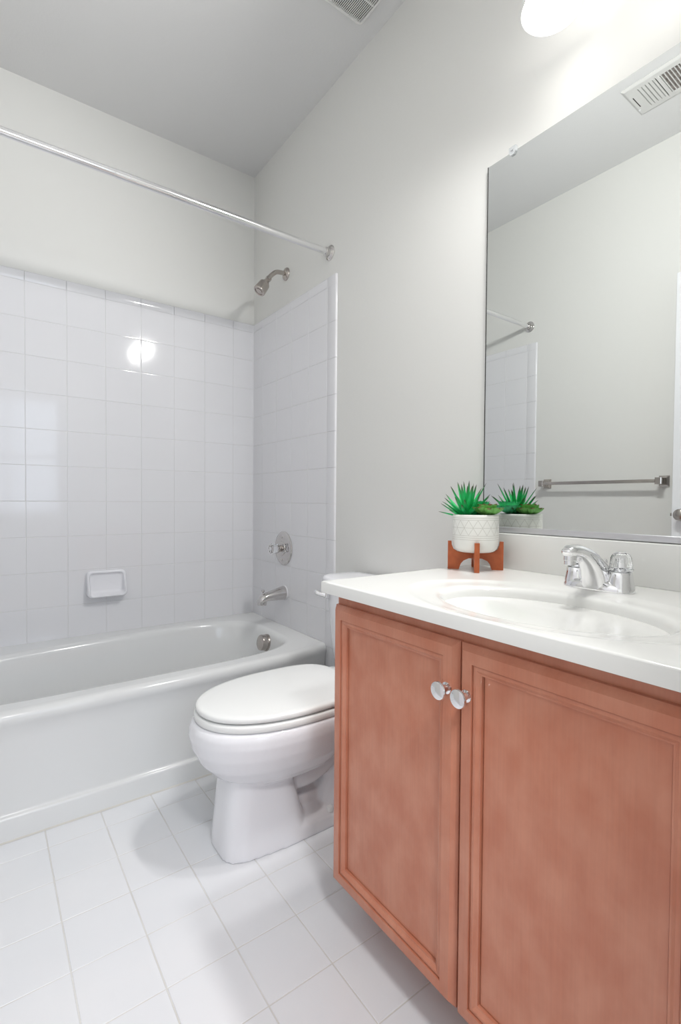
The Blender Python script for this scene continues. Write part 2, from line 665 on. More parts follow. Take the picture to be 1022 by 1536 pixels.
prof = [(0.030, TUB), (0.020, TUB-0.0006), (0.011, TUB-0.003), (0.004, TUB-0.009), (0.0005, TUB-0.019), (0.0, TUB-0.030), (0.003, TUB-0.040), (0.008, TUB-0.055), (0.010, TUB-0.09),
        (0.010, 0.082), (0.0095, 0.076), (0.0065, 0.0715), (0.001, 0.0705), (-0.002, 0.068), (-0.0035, 0.062), (-0.0045, 0.0)]
NX = 60
rows = []
for k in range(NX+1):
    x = TX0 + (TX1-TX0)*(k/NX)**0.75
    rows.append([Vector((x, yfront(x)+d, z)) for d, z in prof])
loft(b, rows, False, False, closed=False)
obj('apron', b, M['tub'], tub, angle=50)
b = NB()
for k in range(1):
    rows = []
    for k in range(41):
        x = TX0 + (TX1-TX0)*k/40
        wv = 0.0012*noise.noise(Vector((x*14, 0, 3)))
        rows.append([Vector((x, yfront(x)-0.0035, 0.0)), Vector((x, yfront(x)-0.0045, 0.0045)), Vector((x, yfront(x)-0.0085-wv, 0.0006))])
    loft(b, rows, True, True)
obj('caulk_line', b, M['caulk'], tub, 'thin aged caulk bead along the floor')
b = NB()
lathe(b, (-0.1265, -0.405, 0.318), (-1, 0, 0.16), [(0.040, -0.006), (0.040, 0.002), (0.039, 0.004), (0.037, 0.004), (0.037, 0.026), (0.0355, 0.031), (0.031, 0.0335), (0.0, 0.034)], 40)
obj('overflow_plate', b, M['nickel'], tub, 'round brushed nickel overflow plate')
b = NB()
lathe(b, (-0.30, -0.40, TUB-0.317), (0, 0, 1), [(0.038, 0), (0.038, 0.002), (0.032, 0.005), (0.0, 0.005)], 32)
obj('drain', b, M['nickel'], tub)

# soap dish on the back wall
SXc, SZc, SW, SH = -0.7475, 0.607, 0.168, 0.122
b = NB()
rings = []
for ins, d in ((0, 0.0), (0, 0.008), (0.0015, 0.013), (0.005, 0.0165), (0.009, 0.0172), (0.0115, 0.0155), (0.0135, 0.011), (0.016, 0.007), (0.024, 0.006)):
    ring = []
    for px, pz in rrect(SW-2*ins, SH-2*ins, max(0.004, 0.02-ins*0.4)):
        low = sm(0.03, -0.05, pz)
        k = 1 + 2.1*low
        dd = d*k if ins < 0.0125 else d
        zz = pz + (0.012*low*(ins/0.03) if ins > 0.012 else 0)
        ring.append(Vector((SXc+px, -0.0042-dd, SZc+zz)))
    rings.append(ring)
loft(b, rings)
tag(obj('soap_dish', b, M['porcelain'], angle=50), 'white ceramic soap dish set into the back wall tiles above the tub', 'soap dish')

# ------------------------------------------------------------------ shower fittings
sh = thing('shower_fixture', 'brushed nickel shower head on a short bent arm, above the tile edge', 'shower head', (0, -0.36, 2.11))
b = NB()
lathe(b, (0, -0.36, 2.113), (-1, 0, 0), [(0.031, 0), (0.031, 0.003), (0.028, 0.008), (0.018, 0.013), (0.011, 0.015)], 36)
obj('flange', b, M['nickel'], sh)
b = NB()
tube(b, [(0.0, -0.36, 2.113), (-0.03, -0.36, 2.113), (-0.058, -0.36, 2.107), (-0.083, -0.36, 2.085), (-0.097, -0.36, 2.066)], 0.0105, 20)
obj('arm', b, M['nickel'], sh)
b = NB()
hd = Vector((-0.62, 0, -0.9)).normalized()
hb = Vector((-0.094, -0.36, 2.070))
lathe(b, hb, hd, [(0.012, 0), (0.0135, 0.002), (0.0135, 0.014), (0.010, 0.016), (0.010, 0.021), (0.0135, 0.024), (0.016, 0.030), (0.019, 0.036), (0.0245, 0.042), (0.0265, 0.047), (0.0292, 0.088), (0.0292, 0.093), (0.0275, 0.0955), (0.021, 0.0955), (0.020, 0.0925), (0.016, 0.0925), (0.0155, 0.0955), (0.011, 0.096), (0.0, 0.0955)], 40)
obj('spray_head', b, M['nickel'], sh)

rod = thing('shower_rod', 'long straight polished shower curtain rod spanning the tub from wall to wall', 'curtain rod', (-W/2, -0.7462, 2.0655))
b = NB()
lathe(b, (-W+0.004, -0.7462, 2.0655), (1, 0, 0), [(0.0127, 0), (0.0127, 0.62), (0.0137, 0.621), (0.0137, W-0.008)], 32)
obj('rod', b, M['satin'], rod)
for x, s in ((0.0, -1), (-W, 1)):
    b = NB()
    lathe(b, (x, -0.7462, 2.0655), (s, 0, 0), [(0.032, 0), (0.032, 0.003), (0.029, 0.006), (0.022, 0.008), (0.0185, 0.011), (0.0185, 0.026), (0.0165, 0.028), (0.0135, 0.028)], 36)
    for dy, dz in ((0.0, -0.0255), (0.022, 0.0127), (-0.022, 0.0127)):
        lathe(b, (x+s*0.004, -0.7462+dy, 2.0655+dz), (s, 0, 0), [(0.0035, 0), (0.0035, 0.004), (0.002, 0.0055), (0, 0.0056)], 12)
    obj('flange', b, M['steel'], rod)

valve = thing('shower_valve', 'chrome shower mixer with round plate and clear knob, above the tub spout', 'shower valve', (-T, -0.362, 0.761))
b = NB()
vb = (-T-0.0005, -0.362, 0.761)
lathe(b, vb, (-1, 0, 0), [(0.084, 0), (0.084, 0.003), (0.080, 0.007), (0.068, 0.0105), (0.05, 0.012), (0.036, 0.0125), (0.034, 0.016), (0.026, 0.017), (0.0, 0.017)], 56)
for a in (90, 270):
    lathe(b, (vb[0]-0.011, vb[1]+0.056*math.cos(math.radians(a)), vb[2]+0.056*math.sin(math.radians(a))), (-1, 0, 0), [(0.006, 0), (0.006, 0.003), (0.0045, 0.004), (0, 0.004)], 16)
obj('escutcheon', b, M['steel'], valve)
b = NB()
lathe(b, (vb[0]-0.017, vb[1], vb[2]), (-1, 0, 0), [(0.017, 0), (0.017, 0.004), (0.014, 0.005), (0.014, 0.018)], 24)
obj('stem', b, M['nickel'], valve)
b = NB()
prof = [(0.018, 0.014), (0.0215, 0.016), (0.0215, 0.030), (0.023, 0.034), (0.0255, 0.046), (0.0255, 0.052), (0.022, 0.056), (0.0, 0.056)]
x, y, z = frame_from((-1, 0, 0))
rings = []
for r, h in prof:
    rings.append([Vector((vb[0]-0.017, vb[1], vb[2])) + z*h + (x*math.cos(2*math.pi*k/48) + y*math.sin(2*math.pi*k/48))*r*(1+0.045*math.cos(8*2*math.pi*k/48)) for k in range(48)])
loft(b, rings)
obj('knob', b, M['clear'], valve, 'clear acrylic knob')
b = NB()
lathe(b, (vb[0]-0.0735, vb[1], vb[2]), (-1, 0, 0), [(0.012, 0), (0.012, 0.002), (0.009, 0.0032), (0, 0.0034)], 24)
obj('cap', b, M['chrome'], valve)

spout = thing('tub_spout', 'chrome tub spout with a lift knob, low on the tiled end wall', 'tub spout', (-T, -0.375, 0.54))
sx, sy_, sz = -T-0.0005, -0.372, 0.540
b = NB()
secs = [(0.0, 0.0, 0.033, 0.034), (0.01, 0.0, 0.033, 0.034), (0.035, -0.002, 0.0315, 0.0305), (0.07, -0.006, 0.029, 0.0255), (0.10, -0.010, 0.0265, 0.0215), (0.122, -0.017, 0.0245, 0.0225), (0.136, -0.026, 0.022, 0.0205), (0.143, -0.033, 0.016, 0.014), (0.145, -0.036, 0.006, 0.006)]
rings = []
for d, dz, ry, rz in secs:
    ring = []
    for k in range(32):
        a = 2*math.pi*k/32
        ring.append(Vector((sx-d, sy_+ry*math.cos(a), sz+dz+rz*math.sin(a))))
    rings.append(ring)
loft(b, rings)
lathe(b, (sx-0.118, sy_, sz-0.022), (-0.08, 0, -1), [(0.019, 0), (0.0195, 0.018), (0.0185, 0.026), (0.015, 0.026), (0.014, 0.018), (0, 0.018)], 28)
obj('spout_body', b, M['steel'], spout, angle=50)
b = NB()
lathe(b, (sx-0.118, sy_, sz+0.004), (0, 0, 1), [(0.0035, 0), (0.0035, 0.010), (0.0075, 0.013), (0.0085, 0.017), (0.007, 0.021), (0, 0.022)], 20)
obj('diverter_knob', b, M['steel'], spout)
b = NB()
lathe(b, (sx+0.0003, sy_, sz), (-1, 0, 0), [(0.0365, 0), (0.0365, 0.002), (0.033, 0.0055)], 32)
obj('caulk_ring', b, M['bullnose'], spout, 'white caulk ring at the wall')

# ------------------------------------------------------------------ toilet
TY = -1.203
toilet = thing('toilet', 'white porcelain toilet with closed lid, between the bathtub and the wooden vanity', 'toilet', (-0.4, TY, 0))


def egg(xf, xb, hw, z, n=64, pw=2.2, flatb=3.2, yc=TY):
    """outline with a rounded front (towards -x) and squarer back"""
    xm = xf + (xb-xf)*0.55
    ring = []
    for k in range(n):
        a = 2*math.pi*k/n
        ca, sa = math.cos(a), math.sin(a)
        p = pw if ca < 0 else flatb
        L = (xm-xf) if ca < 0 else (xb-xm)
        r = (abs(ca)**p + abs(sa)**p)**(-1/p)
        ring.append(Vector((xm + ca*r*L, yc + sa*r*hw, z)))
    return ring


b = NB()
# bowl
loft(b, [egg(-0.60, -0.34, 0.085, 0.19), egg(-0.655, -0.33, 0.112, 0.205), egg(-0.693, -0.31, 0.135, 0.23), egg(-0.725, -0.285, 0.158, 0.265), egg(-0.744, -0.26, 0.174, 0.305), egg(-0.752, -0.235, 0.182, 0.34), egg(-0.750, -0.225, 0.183, 0.362), egg(-0.744, -0.22, 0.180, 0.374), egg(-0.733, -0.22, 0.174, 0.380)])
# deck under the tank
box(b, (-0.27, TY-0.105, 0.29), (-0.03, TY+0.105, 0.379), 0.02, 3)


def ped(xf, xb, hwf, hwb, z, n=64):
    """blunt pedestal outline"""
    ring = []
    xm = (xf+xb)/2
    for k in range(n):
        a = 2*math.pi*k/n
        ca, sa = math.cos(a), math.sin(a)
        p = 4.0
        r = (abs(ca)**p + abs(sa)**p)**(-1/p)
        x = xm + ca*r*(xb-xf)/2
        t = (x-xf)/(xb-xf)
        hw = hwf + (hwb-hwf)*t
        ring.append(Vector((x, TY + sa*r*hw, z)))
    return ring


# front column
loft(b, [ped(-0.682, -0.40, 0.088, 0.114, 0.0), ped(-0.680, -0.415, 0.087, 0.110, 0.03), ped(-0.674, -0.440, 0.084, 0.102, 0.09), ped(-0.668, -0.458, 0.081, 0.098, 0.15), ped(-0.662, -0.47, 0.082, 0.098, 0.20), ped(-0.66, -0.47, 0.088, 0.10, 0.25)])
# rear foot
loft(b, [ped(-0.60, -0.10, 0.10, 0.112, 0.0), ped(-0.60, -0.10, 0.10, 0.110, 0.035), ped(-0.58, -0.11, 0.09, 0.095, 0.055), ped(-0.56, -0.13, 0.055, 0.062, 0.075), ped(-0.55, -0.14, 0.045, 0.05, 0.10)])
# core
loft(b, [ped(-0.60, -0.16, 0.022, 0.03, 0.05), ped(-0.60, -0.14, 0.022, 0.04, 0.32)])
# trapway
for s in (-1, 1):
    tube(b, [(-0.50, TY+s*0.030, 0.165), (-0.44, TY+s*0.038, 0.156), (-0.39, TY+s*0.042, 0.162), (-0.34, TY+s*0.045, 0.188), (-0.29, TY+s*0.047, 0.225), (-0.22, TY+s*0.045, 0.28)], 0.033, 20)
    tube(b, [(-0.335, TY+s*0.040, 0.03), (-0.322, TY+s*0.040, 0.085), (-0.285, TY+s*0.042, 0.140), (-0.235, TY+s*0.042, 0.195), (-0.15, TY+s*0.04, 0.25)], [0.052, 0.054, 0.054, 0.052, 0.05], 20)
bowl = obj('bowl', b, M['porcelain'], toilet, angle=60)
rm = bowl.modifiers.new('blend', 'REMESH')
rm.mode = 'VOXEL'
rm.voxel_size = 0.0043
rm.use_smooth_shade = True
smm = bowl.modifiers.new('soften', 'SMOOTH')
smm.factor = 0.5
smm.iterations = 5
for s in (-1, 1):
    b = NB()
    lathe(b, (-0.355, TY+s*0.090, 0.045), (0, 0, 1), [(0.012, 0), (0.012, 0.008), (0.009, 0.014), (0.004, 0.016), (0, 0.0162)], 24)
    obj('bolt_cap', b, M['seat'], toilet, 'white cap over the floor bolt')


def slab(bm, xf, xb, hw, prof, pw=2.15, flatb=3.6):
    """prof: (inset, z)"""
    loft(bm, [egg(xf+i, xb-i, hw-i, z, 80, pw, flatb) for i, z in prof])


b = NB()
slab(b, -0.737, -0.235, 0.179, [(0.012, 0.3815), (0.002, 0.3818), (0.0, 0.386), (0.0, 0.396), (0.003, 0.400), (0.012, 0.4015)])
obj('seat', b, M['seat'], toilet, angle=50)
b = NB()
slab(b, -0.733, -0.235, 0.177, [(0.014, 0.405), (0.004, 0.4055), (0.001, 0.408), (0.0, 0.412), (0.0005, 0.417), (0.003, 0.4205), (0.008, 0.4225), (0.02, 0.4238), (0.09, 0.426)])
obj('lid', b, M['seat'], toilet, angle=50)
for dx, dy in ((-0.695, 0.06), (-0.695, -0.06), (-0.40, 0.15), (-0.40, -0.15)):
    b = NB()
    box(b, (dx-0.012, TY+dy-0.006, 0.400), (dx+0.012, TY+dy+0.006, 0.4065), 0.001, 1)
    obj('bumper', b, M['seat'], toilet)
for s in (-1, 1):
    b = NB()
    box(b, (-0.252, TY+s*0.075-0.022, 0.378), (-0.215, TY+s*0.075+0.022, 0.418), 0.008, 3)
    obj('hinge', b, M['seat'], toilet)


def tank_ring(z, hw, xf, xb=-0.012, bow=0.028, n=72):
    ring = []
    for k in range(n):
        a = 2*math.pi*k/n
        ca, sa = math.cos(a), math.sin(a)
        p = 5.0
        r = (abs(ca)**p + abs(sa)**p)**(-1/p)
        cx, sy = ca*r, sa*r
        x = (xf+xb)/2 + cx*(xb-xf)/2
        if cx < 0:
            x += bow*sy*sy*(-cx)
        ring.append(Vector((x, TY + sy*hw, z)))
    return ring


b = NB()
loft(b, [tank_ring(0.380, 0.185, -0.175), tank_ring(0.386, 0.195, -0.185), tank_ring(0.42, 0.203, -0.192), tank_ring(0.55, 0.215, -0.202), tank_ring(0.690, 0.226, -0.210)])
obj('tank', b, M['porcelain'], toilet, angle=60)
b = NB()
loft(b, [tank_ring(0.690, 0.229, -0.213), tank_ring(0.6915, 0.236, -0.221), tank_ring(0.696, 0.239, -0.224), tank_ring(0.708, 0.240, -0.225), tank_ring(0.715, 0.238, -0.223), tank_ring(0.7195, 0.233, -0.217), tank_ring(0.7215, 0.223, -0.207, -0.02), tank_ring(0.7225, 0.16, -0.16, -0.05)])
obj('tank_lid', b, M['porcelain'], toilet, angle=60)
b = NB()
ly, lz = -1.028, 0.655
lathe(b, (-0.192, ly, lz), (-1, 0.15, 0), [(0.017, 0), (0.017, 0.009), (0.014, 0.012), (0.008, 0.013), (0.008, 0.022)], 24)
tube(b, [(-0.203, ly-0.004, lz), (-0.216, ly+0.006, lz+0.003), (-0.226, ly+0.018, lz+0.008), (-0.230, ly+0.026, lz+0.011)], [0.0105, 0.009, 0.0105, 0.006], 14, 6)
obj('flush_lever', b, M['chrome'], toilet, 'chrome flush lever')

# ------------------------------------------------------------------ vanity cabinet
VY0, VY1 = -1.583, -2.425      # left and right ends
FRX = -0.531                   # face of the face frame
cab = thing('vanity_cabinet', 'reddish maple bathroom vanity cabinet with two recessed panel doors under the white counter', 'cabinet', (-0.3, -2.0, 0))
b = NB()
t = 0.016
box(b, (FRX+0.019, VY0-t, 0.10), (-0.004, VY0, 0.784))
box(b, (FRX+0.019, VY1, 0.10), (-0.004, VY1+t, 0.784))
box(b, (FRX+0.019, VY1+t, 0.10), (-0.004, VY0-t, 0.116))
box(b, (-0.014, VY1+t, 0.116), (-0.004, VY0-t, 0.784))
obj('carcass', b, M['wood'], cab, smooth=False)
b = NB()
box(b, (-0.40, VY1, 0.0), (-0.385, VY0, 0.10))
obj('toe_kick', b, M['wood'], cab, smooth=False)
b = NB()
for lo, hi in (((FRX, VY0-0.035, 0.10), (FRX+0.019, VY0, 0.784)), ((FRX, VY1, 0.10), (FRX+0.019, VY1+0.10, 0.784)), ((FRX, VY1+0.10, 0.738), (FRX+0.019, VY0-0.035, 0.784)),
               ((FRX, VY1+0.10, 0.10), (FRX+0.019, VY0-0.035, 0.135)), ((FRX, -1.985, 0.135), (FRX+0.019, -1.949, 0.738))):
    box(b, lo, hi, 0.0006, 1)
obj('face_frame', b, M['wood'], cab, smooth=False)
for y0, y1, ky in ((-1.9658, -1.586, -1.9447), (-2.347, -1.9682, -1.9895)):
    z0, z1 = 0.103, 0.757
    b = NB()
    # profile across the rail: inset from the edge, x
    prof = [(0.0, -0.5314), (0.0, -0.5385), (0.0105, -0.5494), (0.0125, -0.5498), (0.0308, -0.5498), (0.0310, -0.5440), (0.0322, -0.5440), (0.0324, -0.5466), (0.0345, -0.5474), (0.0385, -0.5474), (0.0410, -0.5455), (0.0440, -0.5430), (0.0468, -0.5425), (0.0470, -0.5340), (0.0488, -0.5340), (0.0490, -0.5372)]
    rings = []
    for i, x in prof:
        rings.append([Vector((x, y0+i, z0+i)), Vector((x, y1-i, z0+i)), Vector((x, y1-i, z1-i)), Vector((x, y0+i, z1-i))])
    loft(b, rings)
    d = obj('door', b, M['wood'], cab, angle=22)
    b = NB()
    kz = 0.671
    lathe(b, (-0.5497, ky, kz), (-1, 0, 0), [(0.0105, 0), (0.0105, 0.002), (0.0065, 0.004), (0.0055, 0.012), (0.008, 0.016), (0.0155, 0.019), (0.0165, 0.022), (0.0155, 0.0245), (0.011, 0.026), (0.0, 0.0265)], 32)
    obj('knob', b, M['chrome'], d, 'small round satin chrome knob')

# ------------------------------------------------------------------ countertop with integral basin
top = thing('vanity_countertop', 'white cultured marble countertop with moulded oval basin on the wooden vanity', 'countertop', (-0.3, -2.0, 0.785))
CX0, CX1 = -0.572, -0.002
CY0, CY1 = -2.438, -1.570
BC = Vector((-0.365, -2.012, 0))
BA, BB = 0.143, 0.222       # half axes x, y
NA = 144


def bas(a, s, z):
    return Vector((BC.x + math.cos(a)*BA*s, BC.y + math.sin(a)*BB*s, z))


def top_hit(a, ins=0.0):
    d = Vector((math.cos(a)*BA, math.sin(a)*BB, 0)).normalized()
    best = 1e9
    if d.x > 1e-6:
        best = min(best, (CX1-BC.x)/d.x)
    if d.x < -1e-6:
        best = min(best, (CX0+ins-BC.x)/d.x)
    if d.y > 1e-6:
        best = min(best, (CY1-ins-BC.y)/d.y)
    if d.y < -1e-6:
        best = min(best, (CY0-BC.y)/d.y)
    return BC + d*best


angs = [2*math.pi*k/NA for k in range(NA)]
outer = [top_hit(a, 0.006) for a in angs]
for cn in ((CX1, CY0), (CX1, CY1-0.006), (CX0+0.006, CY0), (CX0+0.006, CY1-0.006)):
    cv = Vector((*cn, 0))
    k = min(range(NA), key=lambda i: (outer[i]-cv).length)
    outer[k] = cv
b = NB()
rings = []


def shift(p, dx, dz):
    q = p.copy()
    if abs(p.x-(CX0+0.006)) < 1e-5:
        q.x -= dx
    if abs(p.y-(CY1-0.006)) < 1e-5:
        q.y += dx
    q.z = ZC+dz
    return q


for dx, dz in ((0.0045, -0.027), (0.006, -0.0262), (0.006, -0.0255), (0.006, -0.0032), (0.0052, -0.0012), (0.0036, -0.0002), (0.003, 0), (0, 0)):
    rings.append([shift(p, dx, dz) for p in outer])
for s, dz in ((1.40, 0.0), (1.36, -0.0006), (1.30, -0.0028), (1.25, -0.0042), (1.14, -0.0048), (1.07, -0.0055), (1.03, -0.0068), (1.008, -0.009), (0.994, -0.0125), (0.983, -0.018), (0.966, -0.032), (0.935, -0.054), (0.88, -0.080), (0.78, -0.102), (0.64, -0.114), (0.46, -0.119), (0.25, -0.121), (0.10, -0.122)):
    ring = []
    for k, a in enumerate(angs):
        p = bas(a, s, ZC+dz)
        # keep the shallow outer ring of the basin inside the slab front
        lim = outer[k]
        if (p-BC).to_2d().length > (lim-BC).to_2d().length*0.97:
            f = (lim-BC).to_2d().length*0.97/(p-BC).to_2d().length
            p = Vector((BC.x+(p.x-BC.x)*f, BC.y+(p.y-BC.y)*f, ZC+dz*0.3))
        ring.append(p)
    rings.append(ring)
loft(b, rings)
obj('counter_slab', b, M['marble'], top, angle=50)
b = NB()
box(b, (-0.022, CY0, ZC-0.001), (-0.002, CY1, 0.9115), 0.003, 3)
obj('backsplash', b, M['marble'], top)
b = NB()
lathe(b, (BC.x, BC.y, ZC-0.1222), (0, 0, 1), [(0.021, 0), (0.021, 0.002), (0.017, 0.004), (0.012, 0.004), (0.012, 0.008), (0, 0.009)], 28)
obj('drain', b, M['chrome'], top)

# ------------------------------------------------------------------ faucet
FX_, FY_ = -0.128, -1.997
fau = thing('basin_faucet', 'chrome two-handle faucet with clear knobs, standing behind the oval basin', 'faucet', (FX_, FY_, ZC))


def stad(cx, cy, hx, hy, z, n=48, p=3.0):
    out = []
    for k in range(n):
        a = 2*math.pi*k/n
        ca, sa = math.cos(a), math.sin(a)
        r = (abs(ca)**p + abs(sa)**p)**(-1/p)
        out.append(Vector((cx+ca*r*hx, cy+sa*r*hy, z)))
    return out


b = NB()
loft(b, [stad(FX_, FY_, 0.033, 0.074, ZC+0.0003), stad(FX_, FY_, 0.033, 0.074, ZC+0.004), stad(FX_, FY_, 0.031, 0.072, ZC+0.012), stad(FX_, FY_, 0.027, 0.068, ZC+0.019), stad(FX_, FY_, 0.020, 0.058, ZC+0.0225)])
for s in (-1, 1):
    lathe(b, (FX_, FY_+s*0.0475, ZC+0.006), (0, 0, 1), [(0.0275, 0), (0.0262, 0.012), (0.0235, 0.026), (0.0225, 0.036), (0.0205, 0.038), (0.0, 0.038)], 36)
obj('faucet_body', b, M['chrome'], fau, angle=50)
b = NB()
# spout: a solid arched web, deep at the root and slim at the tip (lower point, upper point, half width)
sec = [(-0.162, 0.003, -0.098, 0.026, 0.034), (-0.1645, 0.020, -0.106, 0.044, 0.030), (-0.173, 0.040, -0.126, 0.062, 0.0255), (-0.188, 0.057, -0.154, 0.080, 0.0215), (-0.207, 0.069, -0.186, 0.093, 0.0185),
       (-0.224, 0.0755, -0.216, 0.1005, 0.0168), (-0.242, 0.077, -0.243, 0.1005, 0.0158), (-0.2545, 0.0785, -0.2585, 0.094, 0.012), (-0.2595, 0.0815, -0.2625, 0.0885, 0.005)]
rings = []
for xu, zu, xt, zt, hw in sec:
    lo, hi = Vector((xu, FY_, ZC+zu)), Vector((xt, FY_, ZC+zt))
    ring = []
    for k in range(36):
        a = 2*math.pi*k/36
        ca, sa = math.cos(a), math.sin(a)
        r = (abs(ca)**2.7 + abs(sa)**2.7)**(-1/2.7)
        ring.append((lo+hi)/2 + (hi-lo)/2*sa*r + Vector((0, hw*ca*r, 0)))
    rings.append(ring)
loft(b, rings)
sp = obj('spout', b, M['chrome'], fau, angle=60)
b = NB()
lathe(b, (-0.243, FY_, ZC+0.082), (-0.05, 0, -1), [(0.0125, 0), (0.0125, 0.012), (0.0115, 0.013), (0.0115, 0.021), (0.010, 0.022), (0.009, 0.018), (0, 0.018)], 28)
obj('aerator', b, M['chrome'], sp)
b = NB()
lathe(b, (-0.098, FY_, ZC+0.03), (0, 0, 1), [(0.0025, 0), (0.0025, 0.022), (0.0055, 0.025), (0.0055, 0.030), (0.003, 0.033), (0, 0.0332)], 16)
obj('lift_rod', b, M['chrome'], fau)
for s in (-1, 1):
    ky = FY_+s*0.0475
    b = NB()
    prof = [(0.0215, 0.045), (0.0235, 0.046), (0.0235, 0.049), (0.0215, 0.052), (0.0205, 0.066), (0.0195, 0.073), (0.0165, 0.079), (0.0125, 0.082), (0.0, 0.0825)]
    rings = []
    for r, h in prof:
        rings.append([Vector((FX_, ky, ZC+h)) + Vector((math.cos(2*math.pi*k/48), math.sin(2*math.pi*k/48), 0))*r*(1+0.03*math.cos(12*2*math.pi*k/48)) for k in range(48)])
    loft(b, rings)
    hnd = obj('handle', b, M['clear'], fau, 'clear acrylic handle')
    b = NB()
    lathe(b, (FX_, ky, ZC+0.0443), (0, 0, 1), [(0.009, 0), (0.009, 0.004), (0.0065, 0.006), (0.0065, 0.026), (0.0, 0.026)], 20)
    obj('handle_stem', b, M['chrome'], hnd)
    b = NB()
    lathe(b, (FX_, ky, ZC+0.0827), (0, 0, 1), [(0.0105, 0), (0.0105, 0.0015), (0.008, 0.0025), (0, 0.003)], 24)
    obj('handle_cap', b, M['chrome'], hnd)

# ------------------------------------------------------------------ mirror
MY0, MY1, MZ0, MZ1 = -2.405, -1.5854, 0.9238, 1.9842
mir = thing('wall_mirror', 'large frameless mirror on the wall above the vanity backsplash', 'mirror', (0, -2.0, MZ0))
b = NB()
box(b, (-0.006, MY0, MZ0), (-0.0008, MY1, MZ1), 0.0006, 1)
for f in b.faces:
    f.material_index = 0 if f.normal.x < -0.9 else 1
obj('mirror_glass', b, [M['mirror'], M['mirror_edge']], mir, smooth=False)
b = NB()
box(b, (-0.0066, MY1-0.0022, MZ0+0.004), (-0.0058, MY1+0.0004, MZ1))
obj('edge', b, M['dark'], mir, 'thin dark strip on the glass at its left border', smooth=False)  # dark strip laid on the mirror face along its left border
b = NB()
loft(b, [[Vector((x, y, z)) for x, z in ((-0.0005, 0.9135), (-0.011, 0.9135), (-0.0115, 0.915), (-0.0115, 0.9275), (-0.0105, 0.9285), (-0.0065, 0.9285), (-0.0065, 0.923), (-0.0005, 0.923))] for y in (MY0, MY1)])
obj('bottom_channel', b, M['channel'], mir, 'grey metal channel along the bottom edge', smooth=False)
for y in (-1.672, -2.32):
    b = NB()
    loft(b, [[Vector((x, y+dy*0.011, 1.9842+z)) for dy, z in ((-1, -0.004), (-0.5, -0.011), (0.5, -0.011), (1, -0.004), (1, 0.012), (-1, 0.012))] for x in (-0.0005, -0.0105)])
    lathe(b, (-0.0105, y, 1.9842+0.004), (-1, 0, 0), [(0.0042, 0), (0.004, 0.0015), (0, 0.002)], 14)
    obj('clip', b, M['clip'], mir, 'clear plastic mirror clip', smooth=False)

# ------------------------------------------------------------------ vanity light
lt = thing('vanity_light', 'lit two-lamp wall fixture with white bell glass shades above the mirror', 'wall light', (0, -1.965, 2.36))
b = NB()
box(b, (-0.028, -2.115, 2.355), (-0.0005, -1.815, 2.435), 0.008, 3)
obj('backplate', b, M['nickel'], lt)
LAMPS = (-1.859, -2.071)
ZR = 2.157
LX = -0.127
for ly in LAMPS:
    b = NB()
    tube(b, [(-0.02, ly, 2.395), (-0.06, ly, 2.405), (-0.105, ly, 2.40), (LX, ly, 2.375), (LX, ly, 2.35)], 0.008, 16)
    arm = obj('arm', b, M['nickel'], lt)
    b = NB()
    lathe(b, (LX, ly, 2.362), (0, 0, -1), [(0.014, 0), (0.022, 0.004), (0.024, 0.012), (0.024, 0.038), (0.021, 0.04), (0.0, 0.04)], 28)
    obj('socket', b, M['nickel'], arm)
    b = NB()
    pr = [(0.0255, 0.172), (0.031, 0.165), (0.036, 0.15), (0.039, 0.13), (0.0415, 0.105), (0.0455, 0.075), (0.0515, 0.045), (0.059, 0.02), (0.0655, 0.004), (0.067, 0.0),
          (0.0655, -0.0005), (0.0635, 0.004), (0.0568, 0.020), (0.0493, 0.045), (0.0433, 0.075), (0.0393, 0.105), (0.0368, 0.13), (0.0338, 0.15), (0.029, 0.163), (0.0245, 0.168)]
    lathe(b, (LX, ly, ZR), (0, 0, 1), pr, 48, False, False)
    s = obj('shade', b, M['opal'], lt, 'glowing white bell glass shade', angle=60)
    b = NB()
    lathe(b, (LX, ly, 2.322), (0, 0, -1), [(0.013, 0), (0.014, 0.02), (0.02, 0.04), (0.0285, 0.07), (0.03, 0.09), (0.026, 0.108), (0.015, 0.12), (0, 0.123)], 28)
    obj('bulb', b, M['bulb'], s, 'lit frosted bulb')
    # the lamp's own light, leaving the shade towards the room
    lamp('vanity_lamp_light', 'SPOT', (LX-0.015, ly+0.078, 2.228), (-0.80, 0.30, -0.50), LAMP_W, LAMP_COL, spot_size=math.radians(172), spot_blend=0.6, shadow_soft_size=0.048)

# ------------------------------------------------------------------ ceiling fan grille and register
fan = thing('exhaust_fan_grille', 'white slatted exhaust fan grille on the ceiling above the toilet', 'exhaust fan', (-0.2, -1.17, H))
FX0, FX1, FY0, FY1 = -0.335, -0.071, -1.31, -1.043
b = NB()


def fring(ins, z, r):
    return [Vector(((FX0+FX1)/2+px, (FY0+FY1)/2+py, z)) for px, py in rrect(FX1-FX0-2*ins, FY1-FY0-2*ins, r)]


